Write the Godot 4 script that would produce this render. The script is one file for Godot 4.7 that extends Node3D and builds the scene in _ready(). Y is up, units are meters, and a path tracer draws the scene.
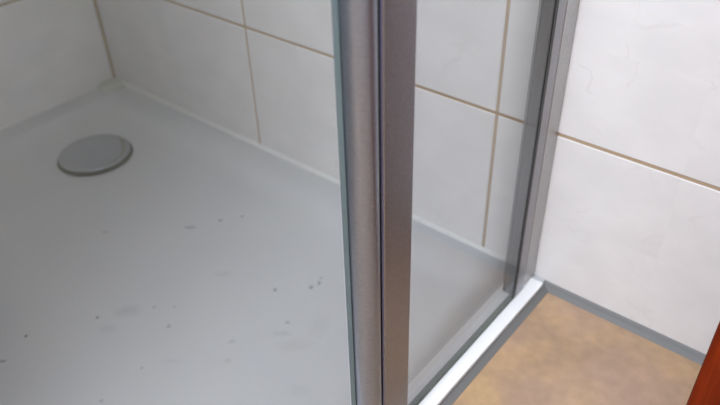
extends Node3D
# Corner of a small bathroom: five-sided shower with glass panel and door, white wall tiles, beige floor, wooden cabinet.
# Back wall: z = 0, left wall: x = 0, floor: y = 0.

const ROOM_X := 1.95
const ROOM_Z := 2.1
const ROOM_Y := 2.4
const RIM := 0.0115          # top of the tray's rim
const NICHE_X := 0.82
const NICHE_Z := 0.95
const LAMP := Vector3(NICHE_X, 1.5, 1.25)
const SEAT := 0.0131         # top of the white rail that carries the enclosure
const PANEL_TOP := 1.9       # top of the shower enclosure

const DIRT := [
	[0.457, 0.449, 0.0016, 0.0021, 0.75, -0.67],
	[0.498, 0.378, 0.0016, 0.0021, 0.5, -0.66],
	[0.607, 0.393, 0.002, 0.0015, 0.35, -0.67],
	[0.579, 0.333, 0.0024, 0.0027, 0.25, -0.67],
	[0.472, 0.486, 0.0041, 0.0019, 0.4, -0.67],
	[0.449, 0.193, 0.0072, 0.0035, 0.4, -0.66],
	[0.471, 0.156, 0.0029, 0.0024, 0.45, -0.66],
	[0.539, 0.324, 0.0019, 0.0021, 0.25, -0.66],
	[0.559, 0.308, 0.0019, 0.0021, 0.2, -0.66],
	[0.518, 0.349, 0.0137, 0.0089, 0.16, -0.66],
	[0.525, 0.381, 0.0109, 0.0068, 0.1, -0.67],
	[0.658, 0.303, 0.0047, 0.0031, 0.12, -0.67],
	[0.669, 0.179, 0.0025, 0.0037, 0.35, -0.66],
	[0.672, 0.167, 0.002, 0.0037, 0.4, -0.66],
	[0.636, 0.21, 0.0018, 0.0026, 0.45, -0.66],
	[0.667, 0.158, 0.0018, 0.0023, 0.25, -0.66],
	[0.688, 0.241, 0.0022, 0.0023, 0.3, -0.66],
	[0.695, 0.258, 0.0106, 0.004, 0.12, -0.67],
	[0.36, 0.274, 0.0029, 0.0028, 0.2, -0.66],
	[0.489, 0.13, 0.002, 0.0024, 0.4, -0.66],
	[0.72, 0.262, 0.0162, 0.0076, 0.08, -0.67],
	[0.722, 0.221, 0.0095, 0.0162, 0.07, -0.67],
	[0.625, 0.367, 0.0092, 0.003, 0.08, -0.67],
	[0.676, 0.325, 0.0046, 0.003, 0.1, -0.67],
	[0.61, 0.448, 0.0022, 0.0019, 0.2, -0.67],
	[0.769, 0.305, 0.0109, 0.0054, 0.07, -0.67],
	[0.56, 0.231, 0.0118, 0.0049, 0.1, -0.66]]

var M := {}

func _ready():
	# ---------------------------------------------------------------- camera, sky, light, exposure
	var cam := Camera3D.new()
	cam.name = "camera"
	cam.keep_aspect = Camera3D.KEEP_HEIGHT
	cam.near = 0.02
	cam.far = 50.0
	cam.transform = Transform3D(Basis(Vector3.UP, 0.7071) * Basis(Vector3.RIGHT, -0.6409) * Basis(Vector3.BACK, -0.031), Vector3(1.1423, 0.6139, 0.6321))
	var look := CameraAttributesPhysical.new()
	look.frustum_focal_length = 41.76
	look.frustum_focus_distance = 0.62
	look.exposure_aperture = 6.5
	cam.attributes = look
	cam.fov = 32.07
	add_child(cam)
	cam.current = true

	var world := WorldEnvironment.new()
	world.name = "world"
	var env := Environment.new()
	env.background_mode = Environment.BG_SKY
	var sky := Sky.new()
	var ps := PhysicalSkyMaterial.new()
	sky.sky_material = ps
	env.sky = sky
	env.tonemap_mode = Environment.TONE_MAPPER_LINEAR
	env.tonemap_exposure = 1.0
	env.sdfgi_enabled = true
	env.ssao_enabled = true
	env.ssil_enabled = true
	world.environment = env
	add_child(world)

	make_materials()
	# ---------------------------------------------------------------- structure
	build_room()
	build_trims()
	# ---------------------------------------------------------------- objects
	build_tray()
	build_drain()
	build_enclosure()
	build_cabinet()
	build_corner_lump()
	build_lamp()


# ==================================================================== helpers
func new_st() -> SurfaceTool:
	var st := SurfaceTool.new()
	st.begin(Mesh.PRIMITIVE_TRIANGLES)
	return st

func quad(st: SurfaceTool, a: Vector3, b: Vector3, c: Vector3, d: Vector3):
	# a, b, c, d clockwise seen from the front
	for p in [a, b, c, a, c, d]:
		st.set_uv(Vector2(p.x + p.z, p.y))
		st.add_vertex(p)

func add_box(st: SurfaceTool, lo: Vector3, hi: Vector3, bev := 0.0):
	# box with chamfered edges (44 triangles), flat shaded
	st.set_smooth_group(-1)
	var c := (lo + hi) / 2
	var h := (hi - lo) / 2
	if bev <= 0.0:
		for ax in 3:
			for s in [-1.0, 1.0]:
				var u := (ax + 1) % 3
				var v := (ax + 2) % 3
				var q := []
				for k in [[-1, -1], [-1, 1], [1, 1], [1, -1]]:
					var p := Vector3.ZERO
					p[ax] = s * h[ax]; p[u] = k[0] * h[u]; p[v] = k[1] * h[v]
					q.append(c + p)
				if s < 0: q.reverse()
				quad(st, q[0], q[1], q[2], q[3])
		return
	var f := func(ax, s, a, b):                        # point on face ax at the chamfered corner
		var p := Vector3.ZERO
		var u: int = (ax + 1) % 3
		var v: int = (ax + 2) % 3
		p[ax] = s * h[ax]; p[u] = a * (h[u] - bev); p[v] = b * (h[v] - bev)
		return c + p
	for ax in 3:
		for s in [-1.0, 1.0]:
			var q := [f.call(ax, s, -1, -1), f.call(ax, s, -1, 1), f.call(ax, s, 1, 1), f.call(ax, s, 1, -1)]
			if s < 0: q.reverse()
			quad(st, q[0], q[1], q[2], q[3])
	for ax in 3:                                       # edge chamfers between face ax and face ax + 1
		var u := (ax + 1) % 3
		for s in [-1.0, 1.0]:
			for t in [-1.0, 1.0]:
				# face ax point: (a along u = t, b along v = +-1); face u point: (a along v = +-1, b along ax = s)
				var q := [f.call(ax, s, t, -1), f.call(ax, s, t, 1), f.call(u, t, 1, s), f.call(u, t, -1, s)]
				if s * t < 0: q.reverse()
				quad(st, q[0], q[1], q[2], q[3])
	for sx in [-1.0, 1.0]:
		for sy in [-1.0, 1.0]:
			for sz in [-1.0, 1.0]:
				var tri := [f.call(0, sx, sy, sz), f.call(1, sy, sz, sx), f.call(2, sz, sx, sy)]
				if sx * sy * sz > 0: tri.reverse()
				for p in tri:
					st.set_uv(Vector2(p.x + p.z, p.y))
					st.add_vertex(p)

func add_prism(st: SurfaceTool, poly: PackedVector2Array, y0: float, y1: float, smooth := false):
	# upright prism: poly gives (x, z)
	if Geometry2D.is_polygon_clockwise(poly):
		poly = poly.duplicate()
		poly.reverse()
	var n := poly.size()
	st.set_smooth_group(0 if smooth else -1)
	var run := 0.0
	for i in n:
		var a := poly[i]
		var b := poly[(i + 1) % n]
		var pts := [Vector3(a.x, y0, a.y), Vector3(a.x, y1, a.y), Vector3(b.x, y1, b.y), Vector3(b.x, y0, b.y)]
		var w := a.distance_to(b)
		var us := [run, run, run + w, run + w]
		for k in [0, 2, 1, 0, 3, 2]:
			st.set_uv(Vector2(us[k], pts[k].y))
			st.add_vertex(pts[k])
		run += w
	st.set_smooth_group(-1)
	var idx := Geometry2D.triangulate_polygon(poly)
	for t in range(0, idx.size(), 3):
		var tri := [poly[idx[t]], poly[idx[t + 1]], poly[idx[t + 2]]]
		if (tri[1] - tri[0]).cross(tri[2] - tri[0]) < 0: tri.reverse()
		for p in tri:
			st.set_uv(p); st.add_vertex(Vector3(p.x, y1, p.y))
		tri.reverse()
		for p in tri:
			st.set_uv(p); st.add_vertex(Vector3(p.x, y0, p.y))

func add_sweep(st: SurfaceTool, profile: PackedVector2Array, from: Vector3, to: Vector3, side: Vector3):
	# straight bar from..to, profile in (side, up); smooth across the profile
	var n := profile.size()
	st.set_smooth_group(-1)
	var pa := []
	var pb := []
	for p in profile:
		pa.append(from + side * p.x + Vector3.UP * p.y)
		pb.append(to + side * p.x + Vector3.UP * p.y)
	var dir := (to - from).normalized()
	var flip := side.cross(Vector3.UP).dot(dir) < 0
	if Geometry2D.is_polygon_clockwise(profile): flip = not flip
	for i in n:
		var j := (i + 1) % n
		if flip: quad(st, pa[i], pa[j], pb[j], pb[i])
		else: quad(st, pa[i], pb[i], pb[j], pa[j])
	var idx := Geometry2D.triangulate_polygon(profile)
	for t in range(0, idx.size(), 3):
		for e in 2:
			var src := pa if e == 0 else pb
			var tri := [src[idx[t]], src[idx[t + 1]], src[idx[t + 2]]]
			if (tri[1] - tri[0]).cross(tri[2] - tri[0]).dot(dir * (1 if e == 1 else -1)) > 0: tri.reverse()
			for p in tri:
				st.set_uv(Vector2(p.x, p.z)); st.add_vertex(p)

func add_lathe(st: SurfaceTool, prof: PackedVector2Array, centre: Vector3, seg := 64):
	# prof: (radius, height) from the axis outwards
	st.set_smooth_group(0)
	for k in seg:
		var a0 := TAU * k / seg
		var a1 := TAU * (k + 1) / seg
		for i in prof.size() - 1:
			var p := prof[i]
			var q := prof[i + 1]
			var A := centre + Vector3(cos(a0) * p.x, p.y, sin(a0) * p.x)
			var B := centre + Vector3(cos(a1) * p.x, p.y, sin(a1) * p.x)
			var C := centre + Vector3(cos(a1) * q.x, q.y, sin(a1) * q.x)
			var D := centre + Vector3(cos(a0) * q.x, q.y, sin(a0) * q.x)
			if p.x > 1e-6:
				for v in [A, B, C]: st.set_uv(Vector2(v.x, v.z)); st.add_vertex(v)
			for v in [A, C, D]: st.set_uv(Vector2(v.x, v.z)); st.add_vertex(v)

func obj(called: String, st: SurfaceTool, m: Material, parent: Node = self) -> MeshInstance3D:
	st.generate_normals()
	var o := MeshInstance3D.new()
	o.name = called
	o.mesh = st.commit()
	o.material_override = m
	o.cast_shadow = GeometryInstance3D.SHADOW_CASTING_SETTING_ON
	parent.add_child(o, true)
	return o

func piece(called: String, mesh: Mesh, m: Material, at: Vector3, parent: Node) -> MeshInstance3D:
	var o := MeshInstance3D.new()
	o.name = called
	o.mesh = mesh
	o.material_override = m
	o.position = at
	parent.add_child(o, true)
	return o

func box_obj(called: String, lo: Vector3, hi: Vector3, m: Material, parent: Node = self, bev := 0.0) -> MeshInstance3D:
	var st := new_st()
	add_box(st, lo, hi, bev)
	return obj(called, st, m, parent)

func thing(called: String, label: String, category: String) -> Node3D:
	var o := Node3D.new()
	o.name = called
	o.set_meta("label", label)
	o.set_meta("category", category)
	add_child(o, true)
	return o

func structure(o: Node, label: String, category: String) -> Node:
	o.set_meta("kind", "structure")
	o.set_meta("label", label)
	o.set_meta("category", category)
	return o

# ==================================================================== materials
func mat(col: Color, rough: float, metal := 0.0) -> StandardMaterial3D:
	var m := StandardMaterial3D.new()
	m.albedo_color = col
	m.roughness = rough
	m.metallic = metal
	return m

func noise(seed_: int, freq: float, oct := 4, type := FastNoiseLite.TYPE_SIMPLEX_SMOOTH) -> FastNoiseLite:
	var n := FastNoiseLite.new()
	n.seed = seed_
	n.noise_type = type
	n.frequency = freq
	n.fractal_octaves = oct
	return n

func tex(im: Image) -> ImageTexture:
	im.generate_mipmaps()
	return ImageTexture.create_from_image(im)

func tile_image(seed_: int, base: Color, cloud: Color, vein: Color) -> Image:
	# cloudy glaze with thin warm veins
	var s := 512
	var im := Image.create(s, s, false, Image.FORMAT_RGB8)
	var a := noise(seed_, 0.008, 4)
	var b := noise(seed_ + 7, 0.012, 3)
	var c := noise(seed_ + 13, 0.006, 2)
	for y in s:
		for x in s:
			var wx := x + 26.0 * b.get_noise_2d(x, y)
			var wy := y * 1.7 + 26.0 * b.get_noise_2d(x + 900, y)
			var r := absf(c.get_noise_2d(wx, wy))
			var v := clampf(1.0 - r / 0.045, 0.0, 1.0) * clampf(0.2 + 2.2 * a.get_noise_2d(x + 300, y), 0.0, 1.0)
			var k := clampf(0.5 + 1.1 * a.get_noise_2d(x, y * 1.6), 0.0, 1.0)
			im.set_pixel(x, y, base.lerp(cloud, k).lerp(vein, v))
	return im

func make_materials():
	# wall tiles: four variants of the same off-white marbled glaze
	M.tile = []
	for i in 4:
		var m := mat(Color.WHITE, 0.16)
		m.albedo_texture = tex(tile_image(20 + i * 31, Color(0.885, 0.875, 0.868), Color(0.862, 0.852, 0.845), Color(0.852, 0.838, 0.828)))
		m.uv1_triplanar = true
		m.uv1_scale = Vector3(2.4, 2.4, 2.4)
		M.tile.append(m)
	# grout
	var g := mat(Color(0.67, 0.585, 0.48), 0.9)
	M.grout = g
	# beige floor tile
	var s := 512
	var im := Image.create(s, s, false, Image.FORMAT_RGB8)
	var n1 := noise(5, 0.009, 5)
	var n2 := noise(6, 0.05, 4)
	var n3 := noise(9, 0.006, 3)
	for y in s:
		for x in s:
			var k := clampf(0.5 + 1.5 * n1.get_noise_2d(x, y), 0, 1)
			var k2 := clampf(0.5 + 1.5 * n3.get_noise_2d(x, y), 0, 1)
			var c := Color(0.725, 0.60, 0.45).lerp(Color(0.64, 0.53, 0.43), k).lerp(Color(0.70, 0.585, 0.51), k2 * 0.6)
			var d := 1.0 + 0.05 * n2.get_noise_2d(x, y)
			im.set_pixel(x, y, Color(c.r * d, c.g * d, c.b * d))
	var fl := mat(Color.WHITE, 0.42)
	fl.albedo_texture = tex(im)
	fl.uv1_triplanar = true
	fl.uv1_scale = Vector3(2.2, 2.2, 2.2)
	M.floor_tile = fl
	# brushed and anodised aluminium: fine sparkle
	var sp := Image.create(256, 256, false, Image.FORMAT_RGB8)
	var rng := RandomNumberGenerator.new()
	rng.seed = 77
	for y in 256:
		for x in 256:
			var v := 0.90 + rng.randf_range(-0.04, 0.04)
			sp.set_pixel(x, y, Color(v, v, v))
	var sparkle := tex(sp)
	M.alu = alu(Color(0.66, 0.66, 0.675), 0.36, sparkle)
	M.alu_round = alu(Color(0.65, 0.675, 0.72), 0.40, sparkle)
	M.alu_light = alu(Color(0.80, 0.80, 0.80), 0.42, sparkle)
	M.rubber = mat(Color(0.06, 0.065, 0.085), 0.5)
	M.lip = mat(Color(0.36, 0.39, 0.55), 0.35)
	M.seal = mat(Color(0.34, 0.40, 0.41), 0.25)
	M.seal_dark = mat(Color(0.10, 0.12, 0.12), 0.45)
	M.glass_seal = mat(Color(0.34, 0.37, 0.33), 0.4)
	# glass
	var gl := mat(Color(0.44, 0.485, 0.455, 0.10), 0.0)
	gl.metallic_specular = 0.35
	gl.transparency = BaseMaterial3D.TRANSPARENCY_ALPHA
	M.glass = gl
	# tray
	var tr := mat(Color.WHITE, 0.3)
	tr.albedo_texture = tex(tray_image())
	M.tray = tr
	M.silicone_grey = mat(Color(0.44, 0.44, 0.435), 0.6)
	M.silicone_white = mat(Color(0.86, 0.86, 0.845), 0.35)
	M.rail = mat(Color(0.955, 0.955, 0.955), 0.35)
	M.lump = mat(Color(0.74, 0.755, 0.71), 0.5)
	M.chrome = mat(Color(0.80, 0.81, 0.83), 0.05, 1.0)
	M.cover = mat(Color(0.67, 0.69, 0.73), 0.06, 1.0)
	M.black = mat(Color(0.05, 0.05, 0.055), 0.4)
	# wood, upright grain
	var wi := Image.create(512, 512, false, Image.FORMAT_RGB8)
	var w1 := noise(31, 0.02, 4)
	var w2 := noise(32, 0.11, 3)
	for y in 512:
		for x in 512:
			var k := clampf(0.5 + 0.9 * w1.get_noise_2d(x * 2.0, y * 0.12), 0, 1)
			var f := clampf(0.5 + 0.9 * w2.get_noise_2d(x * 2.4, y * 0.10), 0, 1)
			wi.set_pixel(x, y, Color(0.56, 0.20, 0.025).lerp(Color(0.39, 0.105, 0.01), k).lerp(Color(0.30, 0.07, 0.01), f * 0.4))
	var wo := mat(Color.WHITE, 0.5)
	wo.metallic_specular = 0.25
	wo.albedo_texture = tex(wi)
	wo.uv1_triplanar = true
	wo.uv1_scale = Vector3(2.5, 2.5, 2.5)
	M.wood = wo
	M.plaster = mat(Color(0.70, 0.695, 0.69), 0.85)
	M.frame = mat(Color(0.9, 0.9, 0.89), 0.4)
	var pane := mat(Color(0.93, 0.95, 0.97), 0.3)
	pane.emission_enabled = true
	pane.emission = Color(0.95, 0.975, 1.0)
	pane.emission_energy_multiplier = 1.2
	M.pane = pane

func alu(c: Color, r: float, t: Texture2D) -> StandardMaterial3D:
	var m := mat(c, r, 0.9)
	m.albedo_texture = t
	m.uv1_triplanar = true
	m.uv1_scale = Vector3(4, 4, 4)
	return m

func tray_image() -> Image:
	# white acrylic, with the dirt seen on it: smears and specks at their places (metres from the corner)
	var s := 1024
	var im := Image.create(s, s, false, Image.FORMAT_RGB8)
	var n := noise(41, 0.006, 4)
	var base := Color(0.765, 0.77, 0.775)
	for y in s:
		for x in s:
			var v := 1.0 + 0.012 * n.get_noise_2d(x, y)
			im.set_pixel(x, y, Color(base.r * v, base.g * v, base.b * v))
	var px := s / 0.9
	var dirt := Color(0.30, 0.30, 0.30)
	# [x, z, half length, half width, strength, direction]
	for d in DIRT:
		var cx: float = d[0] * px
		var cz: float = d[1] * px
		var la: float = d[2] * px
		var lb: float = d[3] * px
		var ca := cos(d[5])
		var sa := sin(d[5])
		var R := int(ceil(maxf(la, lb) * 1.6)) + 1
		for y in range(int(cz) - R, int(cz) + R + 1):
			for x in range(int(cx) - R, int(cx) + R + 1):
				if x < 0 or y < 0 or x >= s or y >= s: continue
				var ux := (x - cx) * ca + (y - cz) * sa
				var uy := -(x - cx) * sa + (y - cz) * ca
				var q := sqrt(pow(ux / la, 2) + pow(uy / lb, 2)) + 0.5 * n.get_noise_2d(x * 14.0, y * 14.0)
				var k := clampf(1.5 - q, 0.0, 1.0)
				if k > 0: im.set_pixel(x, y, im.get_pixel(x, y).lerp(dirt, k * d[4] * (0.95 if d[2] < 0.005 else 0.65)))
	return im

# ==================================================================== room
func tiles_on(wall: Node, along: Vector3, normal: Vector3, joints: Array, rows: Array, gap: float):
	# each tile is its own piece; meshes are shared between tiles of one size
	var cache := {}
	var thick := 0.008
	var k := 0
	for r in rows.size() - 1:
		for c in joints.size() - 1:
			var w: float = joints[c + 1] - joints[c] - gap
			var h: float = rows[r + 1] - rows[r] - gap
			var key := "%.4f %.4f" % [w, h]
			if not cache.has(key):
				var st := new_st()
				var half := (along.abs() * w + Vector3.UP * h + normal.abs() * thick) / 2
				add_box(st, -half, half, 0.0009)
				st.generate_normals()
				cache[key] = st.commit()
			var at: Vector3 = along * ((joints[c] + joints[c + 1]) / 2) + Vector3.UP * ((rows[r] + rows[r + 1]) / 2) - normal * thick / 2
			k = (c * 7 + r * 5 + (c * r) % 3) % 4
			piece("tile", cache[key], M.tile[k], at, wall)

func build_room():
	var jx := [0.0015, 0.394, 0.8097, 1.2255, 1.6413, ROOM_X]
	var jz := [0.0015, 0.412, 0.828, 1.244, 1.66, ROOM_Z]
	var rows := [0.0]
	var y := 0.2137
	while y < ROOM_Y - 0.02:
		rows.append(y)
		y += 0.2079
	rows.append(ROOM_Y)
	var b := box_obj("wall_back", Vector3(-0.12, -0.1, -0.12), Vector3(ROOM_X + 0.12, ROOM_Y + 0.1, -0.0012), M.grout)
	structure(b, "white marbled tiled wall behind the shower with brown grout joints", "wall")
	tiles_on(b, Vector3.RIGHT, Vector3.BACK, jx, rows, 0.0041)
	var l := box_obj("wall_left", Vector3(-0.12, -0.1, -0.0012), Vector3(-0.0012, ROOM_Y + 0.1, ROOM_Z + 0.12), M.grout)
	structure(l, "white marbled tiled wall on the left side of the shower", "wall")
	var rows_left := rows.duplicate()                  # this wall was set a few millimetres lower
	for i in range(1, rows_left.size() - 1): rows_left[i] -= 0.006
	tiles_on(l, Vector3.BACK, Vector3.RIGHT, jz, rows_left, 0.0041)
	var x1 := ROOM_X + 0.12
	var z1 := ROOM_Z + 0.12
	structure(box_obj("wall_right", Vector3(ROOM_X, -0.1, -0.0012), Vector3(x1, ROOM_Y + 0.1, z1), M.plaster), "plain white plaster wall to the right of the cabinet", "wall")
	structure(box_obj("wall_front", Vector3(-0.0012, -0.1, ROOM_Z), Vector3(ROOM_X, ROOM_Y + 0.1, z1), M.plaster), "plain plaster wall facing the shower", "wall")
	# the room is narrower in front of the shower: the wall comes forward there
	structure(box_obj("wall_niche", Vector3(0.0, 0.0, NICHE_Z), Vector3(NICHE_X, ROOM_Y, ROOM_Z), M.plaster), "plaster wall block that closes the shower corner towards the room", "wall")
	structure(box_obj("ceiling", Vector3(-0.0012, ROOM_Y, -0.0012), Vector3(ROOM_X, ROOM_Y + 0.1, ROOM_Z), M.plaster), "plain white ceiling above the bathroom", "ceiling")
	# floor slab, and beige tiles everywhere but under the tray
	var f := box_obj("floor", Vector3(-0.0012, -0.1, -0.0012), Vector3(ROOM_X, -0.03, ROOM_Z), M.grout)
	structure(f, "beige mottled floor tiles beside the shower tray", "floor")
	var gx := [0.0, 0.455, 0.9, 1.35, 1.8, ROOM_X]
	var gz := [0.0, 0.45, 0.9, 1.35, 1.8, ROOM_Z]
	var block := PackedVector2Array([Vector2(-1, NICHE_Z), Vector2(NICHE_X, NICHE_Z), Vector2(NICHE_X, 5), Vector2(-1, 5)])
	var tray_hole := grow(tray_outline(), 0.006)
	for i in 5:
		for j in 5:
			var r := PackedVector2Array([Vector2(gx[i] + 0.001, gz[j] + 0.001), Vector2(gx[i + 1] - 0.002, gz[j] + 0.001), Vector2(gx[i + 1] - 0.002, gz[j + 1] - 0.002), Vector2(gx[i] + 0.001, gz[j + 1] - 0.002)])
			for p0 in Geometry2D.clip_polygons(r, tray_hole):
				for p in Geometry2D.clip_polygons(p0, block):
					var ft := new_st()
					add_prism(ft, p, -0.03, 0.0)
					obj("tile", ft, M.floor_tile, f)

func build_trims():
	# grey sealant between wall and floor, right of the shower
	var p := PackedVector2Array([Vector2(0.0, -0.002), Vector2(0.0, 0.0095), Vector2(0.0022, 0.0078), Vector2(0.0048, 0.004), Vector2(0.0085, 0.0)])
	p.append(Vector2(0.0085, -0.002))
	var st := new_st()
	add_sweep(st, p, Vector3(0.9, 0, 0), Vector3(ROOM_X, 0, 0), Vector3.BACK)
	structure(obj("trim_1", st, M.silicone_grey), "grey sealant joint along the foot of the white tiled wall", "sealant")
	# grey sealant between tray and floor: along the tray's outer edges
	st = new_st()
	add_sweep(st, PackedVector2Array([Vector2(0, -0.02), Vector2(0, 0.0065), Vector2(0.003, 0.0045), Vector2(0.0095, 0.0006), Vector2(0.0095, -0.02)]), Vector3(0.9, 0, 0.001), Vector3(0.9, 0, 0.345), Vector3.RIGHT)
	add_sweep(st, PackedVector2Array([Vector2(0, -0.02), Vector2(0, 0.0065), Vector2(0.003, 0.0045), Vector2(0.0095, 0.0006), Vector2(0.0095, -0.02)]), Vector3(0.9, 0, 0.34), Vector3(0.34, 0, 0.9), Vector3(0.70711, 0, 0.70711))
	add_sweep(st, PackedVector2Array([Vector2(0, -0.02), Vector2(0, 0.0065), Vector2(0.003, 0.0045), Vector2(0.0095, 0.0006), Vector2(0.0095, -0.02)]), Vector3(0.345, 0, 0.9), Vector3(0.0, 0, 0.9), Vector3.BACK)
	structure(obj("trim_2", st, M.silicone_grey), "grey sealant joint between the white tray edge and beige floor", "sealant")
	# white sealant between tray and walls
	var q := PackedVector2Array([Vector2(0, -0.004), Vector2(0, 0.0048), Vector2(0.0010, 0.0045), Vector2(0.0032, 0.0022), Vector2(0.004, 0.0), Vector2(0.004, -0.004)])
	st = new_st()
	add_sweep(st, q, Vector3(0.002, RIM, 0), Vector3(0.86, RIM, 0), Vector3.BACK)
	structure(obj("trim_3", st, M.silicone_white), "white sealant line between tray and the tiled back wall", "sealant")
	st = new_st()
	var q2 := PackedVector2Array()
	for v in q: q2.append(Vector2(v.x * 0.4, v.y * (0.4 if v.y > 0.0 else 1.0)))
	add_sweep(st, q2, Vector3(0, RIM, 0.002), Vector3(0, RIM, 0.86), Vector3.RIGHT)
	structure(obj("trim_4", st, M.silicone_white), "white sealant line between tray and the tiled left wall", "sealant")

# ==================================================================== tray
func tray_outline() -> PackedVector2Array:
	return PackedVector2Array([Vector2(0.0, 0.0), Vector2(0.9, 0.0), Vector2(0.9, 0.34), Vector2(0.34, 0.9), Vector2(0.0, 0.9)])

func grow(p: PackedVector2Array, by: float) -> PackedVector2Array:
	return Geometry2D.offset_polygon(p, by, Geometry2D.JOIN_MITER)[0]

func edge_distance(p: Vector2) -> float:
	# distance to the tray's outline, rounded off in the corners
	var d := [p.y, 0.9 - p.x, (1.24 - p.x - p.y) / sqrt(2.0), 0.9 - p.y, p.x]
	var k := 0.05
	var r: float = d[0]
	for i in range(1, 5):
		var h: float = clampf(0.5 + 0.5 * (d[i] - r) / k, 0.0, 1.0)
		r = lerpf(d[i], r, h) - k * 0.5 * h * (1.0 - h)
	return r

func tray_height(p: Vector2) -> float:
	var d := edge_distance(p)
	var y := RIM - 0.013 * smoothstep(0.034, 0.075, d)
	var r := p.distance_to(Vector2(0.176, 0.166))
	return y - smoothstep(0.06, 0.11, d) * 0.006 * clampf(1.0 - r / 0.75, 0.0, 1.0)

func build_tray():
	var t := thing("shower_tray", "flat white five-sided shower tray, slightly soiled, in the tiled corner", "shower tray")
	var out := tray_outline()
	var rim := PackedVector2Array()
	for i in 5:
		var a := out[i]
		var b := out[(i + 1) % 5]
		var m := int(a.distance_to(b) / 0.016)
		for k in m: rim.append(a.lerp(b, float(k) / m))
	var c := Vector2(0.36, 0.36)
	var steps := [0.0, 0.004, 0.03, 0.06, 0.08, 0.095, 0.11, 0.125, 0.14, 0.155, 0.17, 0.185, 0.2, 0.22, 0.24, 0.27, 0.3, 0.35, 0.4, 0.45, 0.5, 0.55, 0.6, 0.65, 0.7, 0.75, 0.8, 0.85, 0.9, 0.95, 1.0]
	var n := rim.size()
	var st := new_st()
	st.set_smooth_group(0)
	var at := func(i: int, k: int) -> Vector3:
		var p: Vector2 = rim[i % n].lerp(c, steps[k])
		return Vector3(p.x, tray_height(p), p.y) if k > 0 else Vector3(p.x, RIM - 0.0012, p.y)
	var put := func(p: Vector3):
		st.set_uv(Vector2(p.x, p.z) / 0.9)
		st.add_vertex(p)
	for i in n:
		for k in steps.size() - 1:
			var a: Vector3 = at.call(i, k)
			var b: Vector3 = at.call(i + 1, k)
			var d: Vector3 = at.call(i, k + 1)
			var e: Vector3 = at.call(i + 1, k + 1)
			for p in [a, b, e]: put.call(p)
			if k < steps.size() - 2:
				for p in [a, e, d]: put.call(p)
		var a0: Vector3 = at.call(i, 0)
		var b0: Vector3 = at.call(i + 1, 0)
		st.set_smooth_group(1)
		var lo := Vector3(0, -0.029 - RIM, 0)
		for p in [a0, b0 + lo, b0, a0, a0 + lo, b0 + lo]: put.call(p)
		st.set_smooth_group(0)
	obj("basin", st, M.tray, t)
	# white rail on the rim, along the three open sides; the enclosure stands on it
	st = new_st()
	var inner := PackedVector2Array([Vector2(0.864, 0.0105), Vector2(0.864, 0.325), Vector2(0.325, 0.864), Vector2(0.0105, 0.864)])
	var outer := PackedVector2Array([Vector2(0.0105, 0.9022), Vector2(0.3409, 0.9022), Vector2(0.9022, 0.3409), Vector2(0.9022, 0.0105)])
	add_prism(st, inner + outer, RIM - 0.0030, SEAT)
	obj("edge_rail", st, M.rail, t)

func build_drain():
	var c := Vector2(0.176, 0.166)
	var y := tray_height(c)
	var t := thing("shower_drain", "round chrome drain cover in the white shower tray", "drain")
	t.position = Vector3(c.x, y + 0.0016, c.y)
	var st := new_st()
	add_lathe(st, PackedVector2Array([Vector2(0, 0.0005), Vector2(0.058, 0.0009), Vector2(0.0602, 0.0006), Vector2(0.0605, 0.0), Vector2(0, 0)]), Vector3.ZERO)
	obj("seal_ring", st, M.black, t)
	st = new_st()
	var prof := PackedVector2Array([Vector2(0, 0.0068), Vector2(0.02, 0.0067), Vector2(0.04, 0.0063), Vector2(0.052, 0.0058), Vector2(0.0555, 0.0053), Vector2(0.0568, 0.0046), Vector2(0.057, 0.004), Vector2(0.0562, 0.0036), Vector2(0.05, 0.0034), Vector2(0.0, 0.0034)])
	add_lathe(st, prof, Vector3.ZERO, 96)
	var cover := obj("cover", st, M.cover, t)
	cover.position.y = 0.002
	st = new_st()
	add_lathe(st, PackedVector2Array([Vector2(0, 0.0056), Vector2(0.03, 0.0056), Vector2(0.03, 0.0), Vector2(0, 0.0)]), Vector3.ZERO, 32)
	obj("stem", st, M.black, t)

# ==================================================================== enclosure
func round_profile(c: Vector2, r: float, seg := 40) -> PackedVector2Array:
	var p := PackedVector2Array()
	for k in seg:
		p.append(c + Vector2(cos(TAU * k / seg), sin(TAU * k / seg)) * r)
	return p

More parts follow.
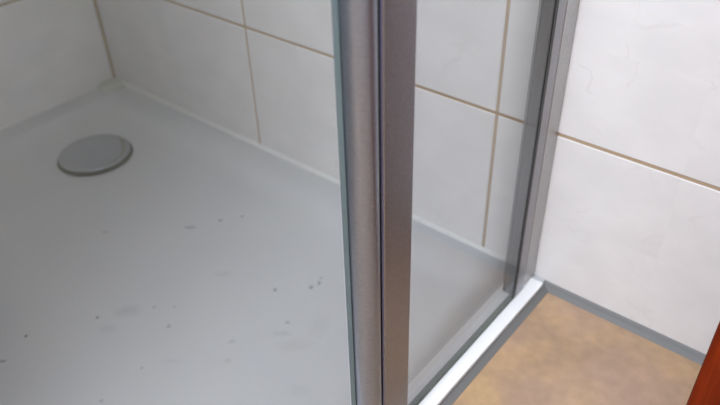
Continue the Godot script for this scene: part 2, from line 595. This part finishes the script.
func build_side(e: Node3D, flip: bool):
	# one fixed panel from the wall to the corner post; flip swaps x and z for the panel on the left wall
	var bx := func(called: String, x0: float, x1: float, z0: float, z1: float, y0: float, y1: float, m: Material, bev: float, parent: Node) -> MeshInstance3D:
		if flip: return box_obj(called, Vector3(z0, y0, x0), Vector3(z1, y1, x1), m, parent, bev)
		return box_obj(called, Vector3(x0, y0, z0), Vector3(x1, y1, z1), m, parent, bev)
	var w = bx.call("wall_profile", 0.862, 0.885, 0.0002, 0.029, SEAT, PANEL_TOP, M.alu_light, 0.001, e)
	bx.call("groove", 0.864, 0.8815, 0.029, 0.034, SEAT, PANEL_TOP, M.alu, 0.0, w)
	bx.call("clamp_profile", 0.8695, 0.8875, 0.034, 0.054, SEAT, PANEL_TOP, M.alu, 0.0018, w)
	bx.call("inner_profile", 0.862, 0.8695, 0.034, 0.040, SEAT, PANEL_TOP, M.alu, 0.001, w)
	bx.call("glazing_seal", 0.8871, 0.8882, 0.0545, 0.060, SEAT + 0.003, PANEL_TOP, M.seal_dark, 0.0004, w)
	var p = bx.call("glass_panel", 0.881, 0.887, 0.0545, 0.2765, SEAT + 0.003, PANEL_TOP, M.glass, 0.0, e)
	p.set_meta("label", "clear glass side panel")
	bx.call("bottom_seal", 0.8805, 0.8875, 0.0548, 0.276, SEAT, SEAT + 0.0028, M.glass_seal, 0.0004, p)
	var f = bx.call("post_profile", 0.866, 0.8905, 0.2745, 0.3105, SEAT, PANEL_TOP, M.alu, 0.0009, e)
	f.set_meta("label", "flat grey aluminium upright")
	bx.call("lip", 0.8835, 0.8900, 0.3106, 0.3134, SEAT, PANEL_TOP, M.lip, 0.0003, f)

func build_enclosure():
	var e := thing("shower_enclosure", "five-sided shower enclosure with clear glass and grey aluminium uprights on the white tray", "shower enclosure")
	for flip in [false, true]:
		build_side(e, flip)
	var d := Vector2(-0.70711, 0.70711)                # along the door
	var o := Vector2(0.70711, 0.70711)                 # out of the shower
	var c := Vector2(0.881, 0.323)
	var c2 := Vector2(0.323, 0.881)
	for k in 2:
		var cc := c if k == 0 else c2
		var dd := d if k == 0 else -d
		var st := new_st()
		add_prism(st, round_profile(cc, 0.0118), SEAT, PANEL_TOP, true)
		var post := obj("round_upright", st, M.alu_round, e)
		post.set_meta("label", "rounded grey aluminium upright")
		st = new_st()                                  # black rubber between round and flat upright
		var g0 := cc + (Vector2(0.0065, -0.0125) if k == 0 else Vector2(-0.0125, 0.0065))
		add_prism(st, PackedVector2Array([g0 + Vector2(-0.004, -0.0035), g0 + Vector2(0.0020, -0.0010), g0 + Vector2(0.0026, 0.0030), g0 + Vector2(-0.0035, 0.0035)]), SEAT, PANEL_TOP)
		obj("rubber_strip", st, M.rubber, post)
	# door: glass between two clear edge seals, top rail
	var st2 := new_st()
	var a := c + d * 0.0165
	var b := c2 - d * 0.0165
	add_prism(st2, PackedVector2Array([a - o * 0.003, a + o * 0.003, b + o * 0.003, b - o * 0.003]), SEAT + 0.006, PANEL_TOP - 0.004)
	var door := obj("door_glass", st2, M.glass, e)
	door.set_meta("label", "clear glass shower door")
	for k in 2:
		var s0 := c + d * 0.0118 if k == 0 else c2 - d * 0.0163
		st2 = new_st()
		add_prism(st2, PackedVector2Array([s0 - o * 0.0042, s0 + o * 0.0042, s0 + d * 0.0038 + o * 0.0034, s0 + d * 0.0038 - o * 0.0034]), SEAT + 0.003, PANEL_TOP - 0.002)
		obj("door_seal", st2, M.seal, door)
	var bx0 := a
	st2 = new_st()
	add_prism(st2, PackedVector2Array([bx0 - o * 0.0035, bx0 + o * 0.0035, b + o * 0.0035, b - o * 0.0035]), SEAT + 0.0004, SEAT + 0.0058)
	obj("door_bottom_seal", st2, M.glass_seal, door)
	# door knob, near the free edge
	var kp := b - d * 0.06
	for s in [-1.0, 1.0]:
		st2 = new_st()
		add_lathe(st2, PackedVector2Array([Vector2(0, 0.028), Vector2(0.012, 0.028), Vector2(0.015, 0.025), Vector2(0.015, 0.02), Vector2(0.007, 0.014), Vector2(0.007, 0.0), Vector2(0, 0)]), Vector3.ZERO, 24)
		var kn := obj("door_knob", st2, M.chrome, door)
		var up: Vector3 = Vector3(o.x, 0, o.y) * s
		kn.transform = Transform3D(Basis(Vector3(-d.x, 0, -d.y) * s, up, Vector3.UP).orthonormalized(), Vector3(kp.x, 1.0, kp.y) + up * 0.003)

# ==================================================================== cabinet
func build_cabinet():
	var t := thing("wooden_cabinet", "orange-brown wooden cabinet with upright grain at the right picture edge", "cabinet")
	var x0 := 1.1045
	var x1 := 1.56
	var z1 := 0.14
	var top := 0.78
	box_obj("side_panel", Vector3(x0, 0.0, 0.0095), Vector3(x0 + 0.018, top, z1 - 0.019), M.wood, t, 0.0015)
	box_obj("side_panel", Vector3(x1 - 0.018, 0.0, 0.0095), Vector3(x1, top, z1 - 0.019), M.wood, t, 0.0015)
	box_obj("back_panel", Vector3(x0 + 0.018, 0.06, 0.0095), Vector3(x1 - 0.018, top, 0.018), M.wood, t)
	box_obj("plinth", Vector3(x0 + 0.018, 0.0, z1 - 0.05), Vector3(x1 - 0.018, 0.06, z1 - 0.034), M.wood, t, 0.001)
	box_obj("bottom_panel", Vector3(x0 + 0.018, 0.06, 0.018), Vector3(x1 - 0.018, 0.078, z1 - 0.0195), M.wood, t, 0.001)
	box_obj("top_panel", Vector3(x0 - 0.0, top, 0.0095), Vector3(x1, top + 0.02, z1 + 0.006), M.wood, t, 0.002)
	var d := box_obj("door", Vector3(x0, 0.03, z1 - 0.0185), Vector3(x1, top - 0.002, z1), M.wood, t, 0.0015)
	var st := new_st()
	add_lathe(st, PackedVector2Array([Vector2(0, 0.024), Vector2(0.01, 0.024), Vector2(0.013, 0.02), Vector2(0.007, 0.01), Vector2(0.007, 0), Vector2(0, 0)]), Vector3.ZERO, 24)
	var k := obj("knob", st, M.chrome, d)
	k.transform = Transform3D(Basis(Vector3.RIGHT, PI / 2), Vector3(x1 - 0.06, 0.5, z1))

func build_corner_lump():
	# small sealing wedge stuck in the far corner on the tray rim
	var st := new_st()
	var poly := PackedVector2Array([Vector2(0.0068, 0.0068), Vector2(0.040, 0.0068), Vector2(0.0425, 0.012), Vector2(0.040, 0.022), Vector2(0.032, 0.038), Vector2(0.022, 0.046), Vector2(0.012, 0.044), Vector2(0.0068, 0.038)])
	var rim := PackedVector2Array()
	for p in poly: rim.append(Vector2(0.0068, 0.0068) + (p - Vector2(0.0068, 0.0068)) * 0.88)
	add_prism(st, poly, RIM, RIM + 0.008)
	add_prism(st, rim, RIM + 0.008, RIM + 0.0095)
	var o := obj("sealing_wedge", st, M.lump)
	o.set_meta("label", "small grey-green sealing wedge in the far corner of the tray")
	o.set_meta("category", "sealing wedge")

func build_lamp():
	# opal globe on a short arm, fixed to the wall block beside the camera
	var t := thing("wall_lamp", "white opal globe lamp on the wall in front of the shower", "lamp")
	t.position = LAMP
	var st := new_st()
	add_lathe(st, PackedVector2Array([Vector2(0, 0.02), Vector2(0.05, 0.02), Vector2(0.055, 0.015), Vector2(0.055, 0.0), Vector2(0, 0.0)]), Vector3.ZERO, 32)
	add_lathe(st, PackedVector2Array([Vector2(0, 0.06), Vector2(0.035, 0.06), Vector2(0.035, 0.02), Vector2(0, 0.02)]), Vector3.ZERO, 24)
	var base := obj("base", st, M.alu, t)
	base.rotation.z = -PI / 2
	st = new_st()
	var prof := PackedVector2Array()
	for k in 25: prof.append(Vector2(0.10 * sin(PI * k / 24.0), 0.10 * cos(PI * k / 24.0)))
	add_lathe(st, prof, Vector3(0.13, 0, 0), 40)
	obj("globe", st, M.pane, t)
	var l := OmniLight3D.new()
	l.name = "lamp_light"
	l.light_size = 0.09
	l.light_energy = 3.0
	l.light_color = Color(0.93, 0.955, 1.0)
	l.omni_range = 8.0
	l.omni_attenuation = 2.0
	l.shadow_enabled = true
	l.position = Vector3(0.13, 0, 0)
	t.add_child(l)
